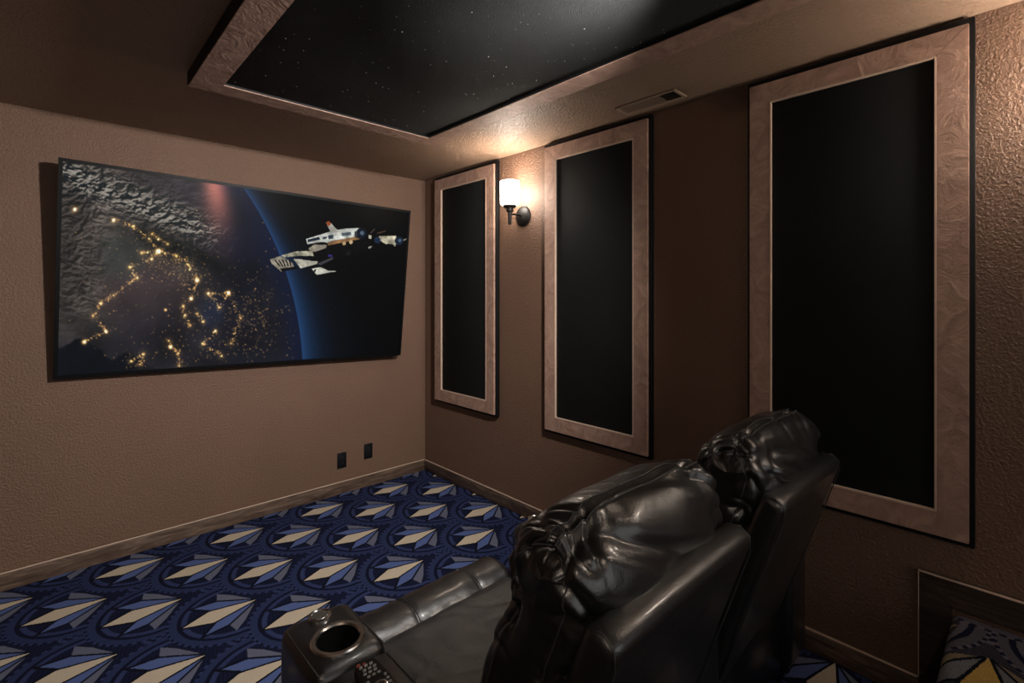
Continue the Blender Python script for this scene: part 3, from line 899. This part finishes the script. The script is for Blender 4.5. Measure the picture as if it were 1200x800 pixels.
def bolster_mesh(W, seams_x, y0, y1, z0, z1, seed):
    """seat front roll: rounded section swept along x, nipped at the cross seams"""
    cy, cz = (y0 + y1) / 2, (z0 + z1) / 2; ry, rz = (y1 - y0) / 2, (z1 - z0) / 2
    N_, K = 110, 56
    xs = np.linspace(-W / 2, W / 2, N_)
    th = np.linspace(0, 2 * math.pi, K, endpoint=False)
    e = 0.72
    sy = np.sign(np.cos(th)) * np.abs(np.cos(th)) ** e; sz = np.sign(np.sin(th)) * np.abs(np.sin(th)) ** e
    f = np.ones(N_)
    for s in seams_x: f -= 0.028 * np.exp(-(np.abs(xs - s) / 0.010) ** 1.5)
    ed = np.clip((W / 2 - np.abs(xs)) / 0.03, 0, 1); f *= np.sqrt(np.clip(1 - (1 - ed) ** 2 * 0.2, 0, 1))
    wr = 0.008 * (vnoise(xs[:, None] * 26 + seed + np.zeros(K)[None], th[None] * 1.6) - 0.5)
    P = np.stack([np.broadcast_to(xs[:, None], (N_, K)), cy + ry * f[:, None] * sy[None] * (1 + wr * 4), cz + rz * f[:, None] * sz[None] * (1 + wr * 4)], -1)
    me = grid_mesh(P, True)
    bm = bmesh.new(); bm.from_mesh(me)
    bmesh.ops.holes_fill(bm, edges=[e_ for e_ in bm.edges if e_.is_boundary])
    bmesh.ops.recalc_face_normals(bm, faces=bm.faces[:]); bm.to_mesh(me); bm.free()
    for p in me.polygons: p.use_smooth = True
    tubes = []
    for s in seams_x:
        for o_ in (-0.004, 0.004):
            ff = 0.978
            tubes.append(tube_mesh([(s + o_, cy + ry * ff * a * 1.0, cz + rz * ff * b) for a, b in zip(sy[2:-2][:26], sz[2:-2][:26])], 0.0018, 5))
    return me, tubes

def seat_mesh(W, y0, y1, zt, seed):
    N_, K = 60, 60
    xs = np.linspace(-W / 2, W / 2, N_); ys = np.linspace(y0, y1, K)
    Xs, Ys = np.meshgrid(xs, ys, indexing='ij')
    ex = np.clip((W / 2 - np.abs(Xs)) / 0.06, 0, 1); ey = np.clip((y1 - Ys) / 0.05, 0, 1)
    Z = zt - 0.035 * (1 - ex) ** 2 - 0.025 * (1 - ey) ** 2 - 0.015 * np.exp(-((Xs / 0.18) ** 2 + ((Ys - 0.02) / 0.2) ** 2))
    cr = np.abs(np.sin(Xs * 24 + Ys * 30 + 6 * vnoise(Xs * 8 + seed, Ys * 8)))
    Z -= 0.004 * (1 - cr) ** 3
    Z += 0.006 * (fbm(Xs * 9 + seed, Ys * 9, 3) - 0.45)
    top = np.stack([Xs, Ys, Z], -1)
    me = grid_mesh(top, False)
    bm = bmesh.new(); bm.from_mesh(me)
    be = [e for e in bm.edges if e.is_boundary]
    r = bmesh.ops.extrude_edge_only(bm, edges=be)
    nv = [v for v in r['geom'] if isinstance(v, bmesh.types.BMVert)]
    for v in nv: v.co.z = zt - 0.16
    bmesh.ops.holes_fill(bm, edges=[e for e in bm.edges if e.is_boundary])
    me2 = bm_mesh(bm); return autosmooth(me2, 50)

def soft_box(lo, hi, bev, seg=5, puff=0.0, cuts=6):
    bm = bmesh.new(); add_box(bm, lo, hi)
    bmesh.ops.bevel(bm, geom=bm.edges[:], offset=bev, segments=seg, profile=0.5, affect='EDGES')
    return bm_mesh(bm)

def cut_hole(me, cx, cy, r, zlo, zhi):
    o = bpy.data.objects.new('tmp', me); col.objects.link(o)
    cm = lathe_mesh([(0, zlo), (r, zlo), (r, zhi), (0, zhi)], 40); cm.transform(Matrix.Translation((cx, cy, 0)))
    c = bpy.data.objects.new('tmpc', cm); col.objects.link(c)
    md_ = o.modifiers.new('b', 'BOOLEAN'); md_.operation = 'DIFFERENCE'; md_.object = c; md_.solver = 'EXACT'
    dg = bpy.context.evaluated_depsgraph_get(); dg.update()
    out_ = bpy.data.meshes.new_from_object(o.evaluated_get(dg))
    bpy.data.objects.remove(o); bpy.data.objects.remove(c)
    for p in out_.polygons: p.use_smooth = True
    out_.materials.clear()
    return autosmooth(out_, 38)

AF, AB, AZ = 0.335, -0.365, 0.62     # arm front, arm rear, arm top (chair space)
_arm = {}
def armrest(root, ax, inner):
    """arm centred at ax; inner = side (+1/-1) that faces a seat and carries the switch ring"""
    if not _arm:
        _arm['body'] = autosmooth(soft_box((-AW / 2, AB, 0.07), (AW / 2, 0.105, AZ - 0.004), 0.022, 4), 50)
        _arm['low'] = autosmooth(soft_box((-AW / 2 + 0.002, 0.06, 0.07), (AW / 2 - 0.002, AF - 0.012, 0.46), 0.02, 4), 50)
        blk = soft_box((-AW / 2 - 0.003, 0.092, 0.40), (AW / 2 + 0.003, AF, AZ + 0.016), 0.034, 6)
        _arm['block'] = cut_hole(blk, 0, 0.182, 0.050, 0.45, 0.75)
        zt = AZ + 0.016
        _arm['ring'] = lathe_mesh([(0.050, zt - 0.01), (0.0495, zt + 0.002), (0.053, zt + 0.006), (0.061, zt + 0.006), (0.0645, zt + 0.003), (0.065, zt - 0.002), (0.054, zt - 0.006)], 48)
        _arm['ring'].transform(Matrix.Translation((0, 0.182, 0)))
        _arm['liner'] = lathe_mesh([(0.0495, zt - 0.002), (0.046, zt - 0.08), (0.040, zt - 0.088), (0, zt - 0.088)], 40)
        _arm['liner'].transform(Matrix.Translation((0, 0.182, 0)))
        _arm['button'] = lathe_mesh([(0.0, zt + 0.006), (0.019, zt + 0.006), (0.0205, zt + 0.0045), (0.0225, zt + 0.0065), (0.029, zt + 0.005), (0.031, zt - 0.003)], 36)
        _arm['button'].transform(Matrix.Translation((0, AF - 0.040, 0)))
        e = AW / 2 - 0.010
        _arm['seam_l'] = tube_mesh([(-e, 0.10, zt - 0.006), (-e - 0.001, 0.2, zt - 0.007), (-e, AF - 0.03, zt - 0.008), (-e, AF - 0.012, zt - 0.022), (-e, AF - 0.003, zt - 0.05), (-e, AF - 0.001, 0.44)], 0.0018, 6)
        _arm['seam_r'] = tube_mesh([(e, 0.10, zt - 0.006), (e + 0.001, 0.2, zt - 0.007), (e, AF - 0.03, zt - 0.008), (e, AF - 0.012, zt - 0.022), (e, AF - 0.003, zt - 0.05), (e, AF - 0.001, 0.44)], 0.0018, 6)
        e2 = AW / 2 - 0.008
        _arm['pad_l'] = tube_mesh([(-e2, AB + 0.03, AZ - 0.0085), (-e2, 0.09, AZ - 0.0085)], 0.0018, 6)
        _arm['pad_r'] = tube_mesh([(e2, AB + 0.03, AZ - 0.0085), (e2, 0.09, AZ - 0.0085)], 0.0018, 6)
        sw_ = lathe_mesh([(0, 0.004), (0.011, 0.004), (0.013, 0.006), (0.0165, 0.005), (0.018, 0.0)], 28)
        sw_.transform(Matrix.Rotation(math.pi / 2, 4, 'Y'))
        _arm['switch'] = sw_
        for k, m_ in (('body', 'leather'), ('low', 'leather'), ('block', 'leather'), ('ring', 'chrome'), ('liner', 'dark_metal'), ('button', 'chrome'),
                      ('seam_l', 'stitch'), ('seam_r', 'stitch'), ('pad_l', 'stitch'), ('pad_r', 'stitch'), ('switch', 'chrome')):
            _arm[k].materials.append(M[m_])
    arm = link('armrest', _arm['body'], None, root); arm.location.x = ax
    link('arm_front', _arm['low'], None, arm)
    link('console_pad', _arm['block'], None, arm)
    link('cup_ring', _arm['ring'], None, arm)['label'] = 'chrome cup holder ring'
    link('cup_liner', _arm['liner'], None, arm)
    link('recline_button', _arm['button'], None, arm)['label'] = 'round chrome button'
    for k in ('seam_l', 'seam_r', 'pad_l', 'pad_r'): link('seam', _arm[k], None, arm)
    s = link('switch_ring', _arm['switch'], None, arm)
    s.location = (inner * (AW / 2 + 0.002), 0.29, 0.565)
    if inner < 0: s.rotation_euler.z = math.pi

def recliner(cx, label, left_arm, seed):
    ex = 0.04 if left_arm else 0.0      # the end seat is a little wider towards its outer arm
    r = thing('recliner', label, 'recliner', (cx, CY, 0), 'pair of black theatre recliners')
    me, seams = back_mesh(seed)
    bc = link('backrest_cushion', me, M['leather'], r)
    for s in seams: link('seam', s, M['stitch'], bc)
    sh = link('back_shell', shell_mesh(), M['leather'], r)
    T = Matrix.Translation((0, -0.500, 0.918)) @ Matrix.Rotation(math.radians(18.5), 4, 'X')
    for s in (-1, 1):
        pts = [T @ Vector((s * (BH - 0.012), y, z)) for y, z in ((0.030, -0.012), (0.0, 0.001), (-0.026, -0.008), (-0.0375, -0.04), (-0.0385, -0.2), (-0.0385, -0.6))]
        link('seam', tube_mesh(pts, 0.0020, 6), M['stitch'], sh)
    link('seat_cushion', seat_mesh(SW - 0.004 + ex, -0.26, 0.335, 0.475, seed), M['seat_leather'], r).location.x = -ex / 2
    bo, tb = bolster_mesh(SW - 0.004 + ex, (-0.10 + ex / 2, 0.15 + ex / 2), 0.30, 0.50, 0.22, 0.485, seed)
    b_o = link('seat_front_roll', bo, M['leather'], r); b_o.location.x = -ex / 2
    for s in tb: link('seam', s, M['stitch'], b_o)
    link('footrest_panel', autosmooth(soft_box((-SW / 2 + 0.01 - ex, 0.40, 0.09), (SW / 2 - 0.01, 0.475, 0.30), 0.025, 4), 50), M['leather'], r)
    link('base', box_mesh((-SW / 2 + 0.004 - ex, -0.33, 0.06), (SW / 2 - 0.004, 0.40, 0.32), 0.01), M['plastic'], r)
    if left_arm: armrest(r, -(SW + AW) / 2 - ex, 1)
    armrest(r, (SW + AW) / 2, -1)
    ft = lathe_mesh([(0, 0), (0.022, 0), (0.024, 0.006), (0.018, 0.03), (0.018, 0.072), (0, 0.072)], 20)
    ft.materials.append(M['plastic'])
    for x in (-SW / 2 + 0.05, SW / 2 - 0.05):
        for y in (-0.28, 0.33):
            o = link('foot', ft, None, r); o.location = (x, y, 0)
    xs_ = [(SW + AW) / 2] + ([-(SW + AW) / 2 - ex] if left_arm else [])
    for x in xs_:
        for y in (-0.31, 0.27):
            o = link('foot', ft, None, r); o.location = (x, y, 0)
    return r
recliner(-1.375, 'black leather recliner with a remote control lying on its armrest', True, 1)
recliner(-0.590, 'black leather recliner standing between the other recliner and the panelled wall', False, 2)

# ================================================================== remote control on the arm
rc = thing('remote_control', 'slim black remote control with grey and red keys on the recliner armrest', 'remote control', (-1.375 - (SW + AW) / 2 - 0.04 + 0.006, -2.59, AZ - 0.0035))
rc.rotation_euler.z = math.radians(-4); rc.scale = (1.18, 1.0, 1.0)
bm = bmesh.new()
K = 22; rows = []
for k in range(K + 1):
    s = k / K; y = 0.112 - 0.224 * s
    wd = 0.0225 + 0.005 * math.sin(s * math.pi * 0.9)
    if k in (0, K): wd *= 0.86
    zt = 0.017 + 0.003 * math.sin(s * math.pi)
    ring = [(-wd, 0.004), (-wd * 0.9, 0.0), (wd * 0.9, 0.0), (wd, 0.004), (wd, zt - 0.004), (wd * 0.9, zt), (0, zt + 0.001), (-wd * 0.9, zt), (-wd, zt - 0.004)]
    rows.append([bm.verts.new((x, y, z)) for x, z in ring])
for a, b in zip(rows, rows[1:]):
    for k in range(9): bm.faces.new((a[k], a[(k + 1) % 9], b[(k + 1) % 9], b[k]))
bm.faces.new(rows[0]); bm.faces.new(rows[-1])
link('body', autosmooth(bm_mesh(bm), 30), M['plastic'], rc)
def key(bm, x, y, w_, l_):
    add_box(bm, (x - w_ / 2, y - l_ / 2, 0.0185), (x + w_ / 2, y + l_ / 2, 0.0225))
bg_, br_ = bmesh.new(), bmesh.new()
key(br_, -0.015, 0.103, 0.007, 0.005); key(br_, -0.004, 0.101, 0.005, 0.003)
for i in range(4):
    for j in range(3):
        key(bg_, -0.013 + j * 0.010 + 0.003 * (i % 2), 0.094 - i * 0.012, 0.0058, 0.0042)
for i in range(4):
    for s in (-1, 1): key(bg_, s * 0.017, 0.043 - i * 0.013, 0.005, 0.005)
for j in range(4): key(br_ if j < 2 else bg_, -0.015 + j * 0.010, -0.022, 0.007, 0.006)
for i in range(4):
    for j in range(3): key(bg_, -0.013 + j * 0.013, -0.037 - i * 0.013, 0.008, 0.005)
tag(link('keys', bm_mesh(bg_, False), M['key'], rc), kind='stuff')
tag(link('red_keys', bm_mesh(br_, False), M['redkey'], rc), kind='stuff')
dp_ = lathe_mesh([(0.006, 0.0195), (0.006, 0.0215), (0.011, 0.0225), (0.014, 0.0210), (0.0145, 0.0185)], 28)
dp_.transform(Matrix.Translation((0, 0.022, 0)))
link('dial_ring', dp_, M['chrome'], rc)
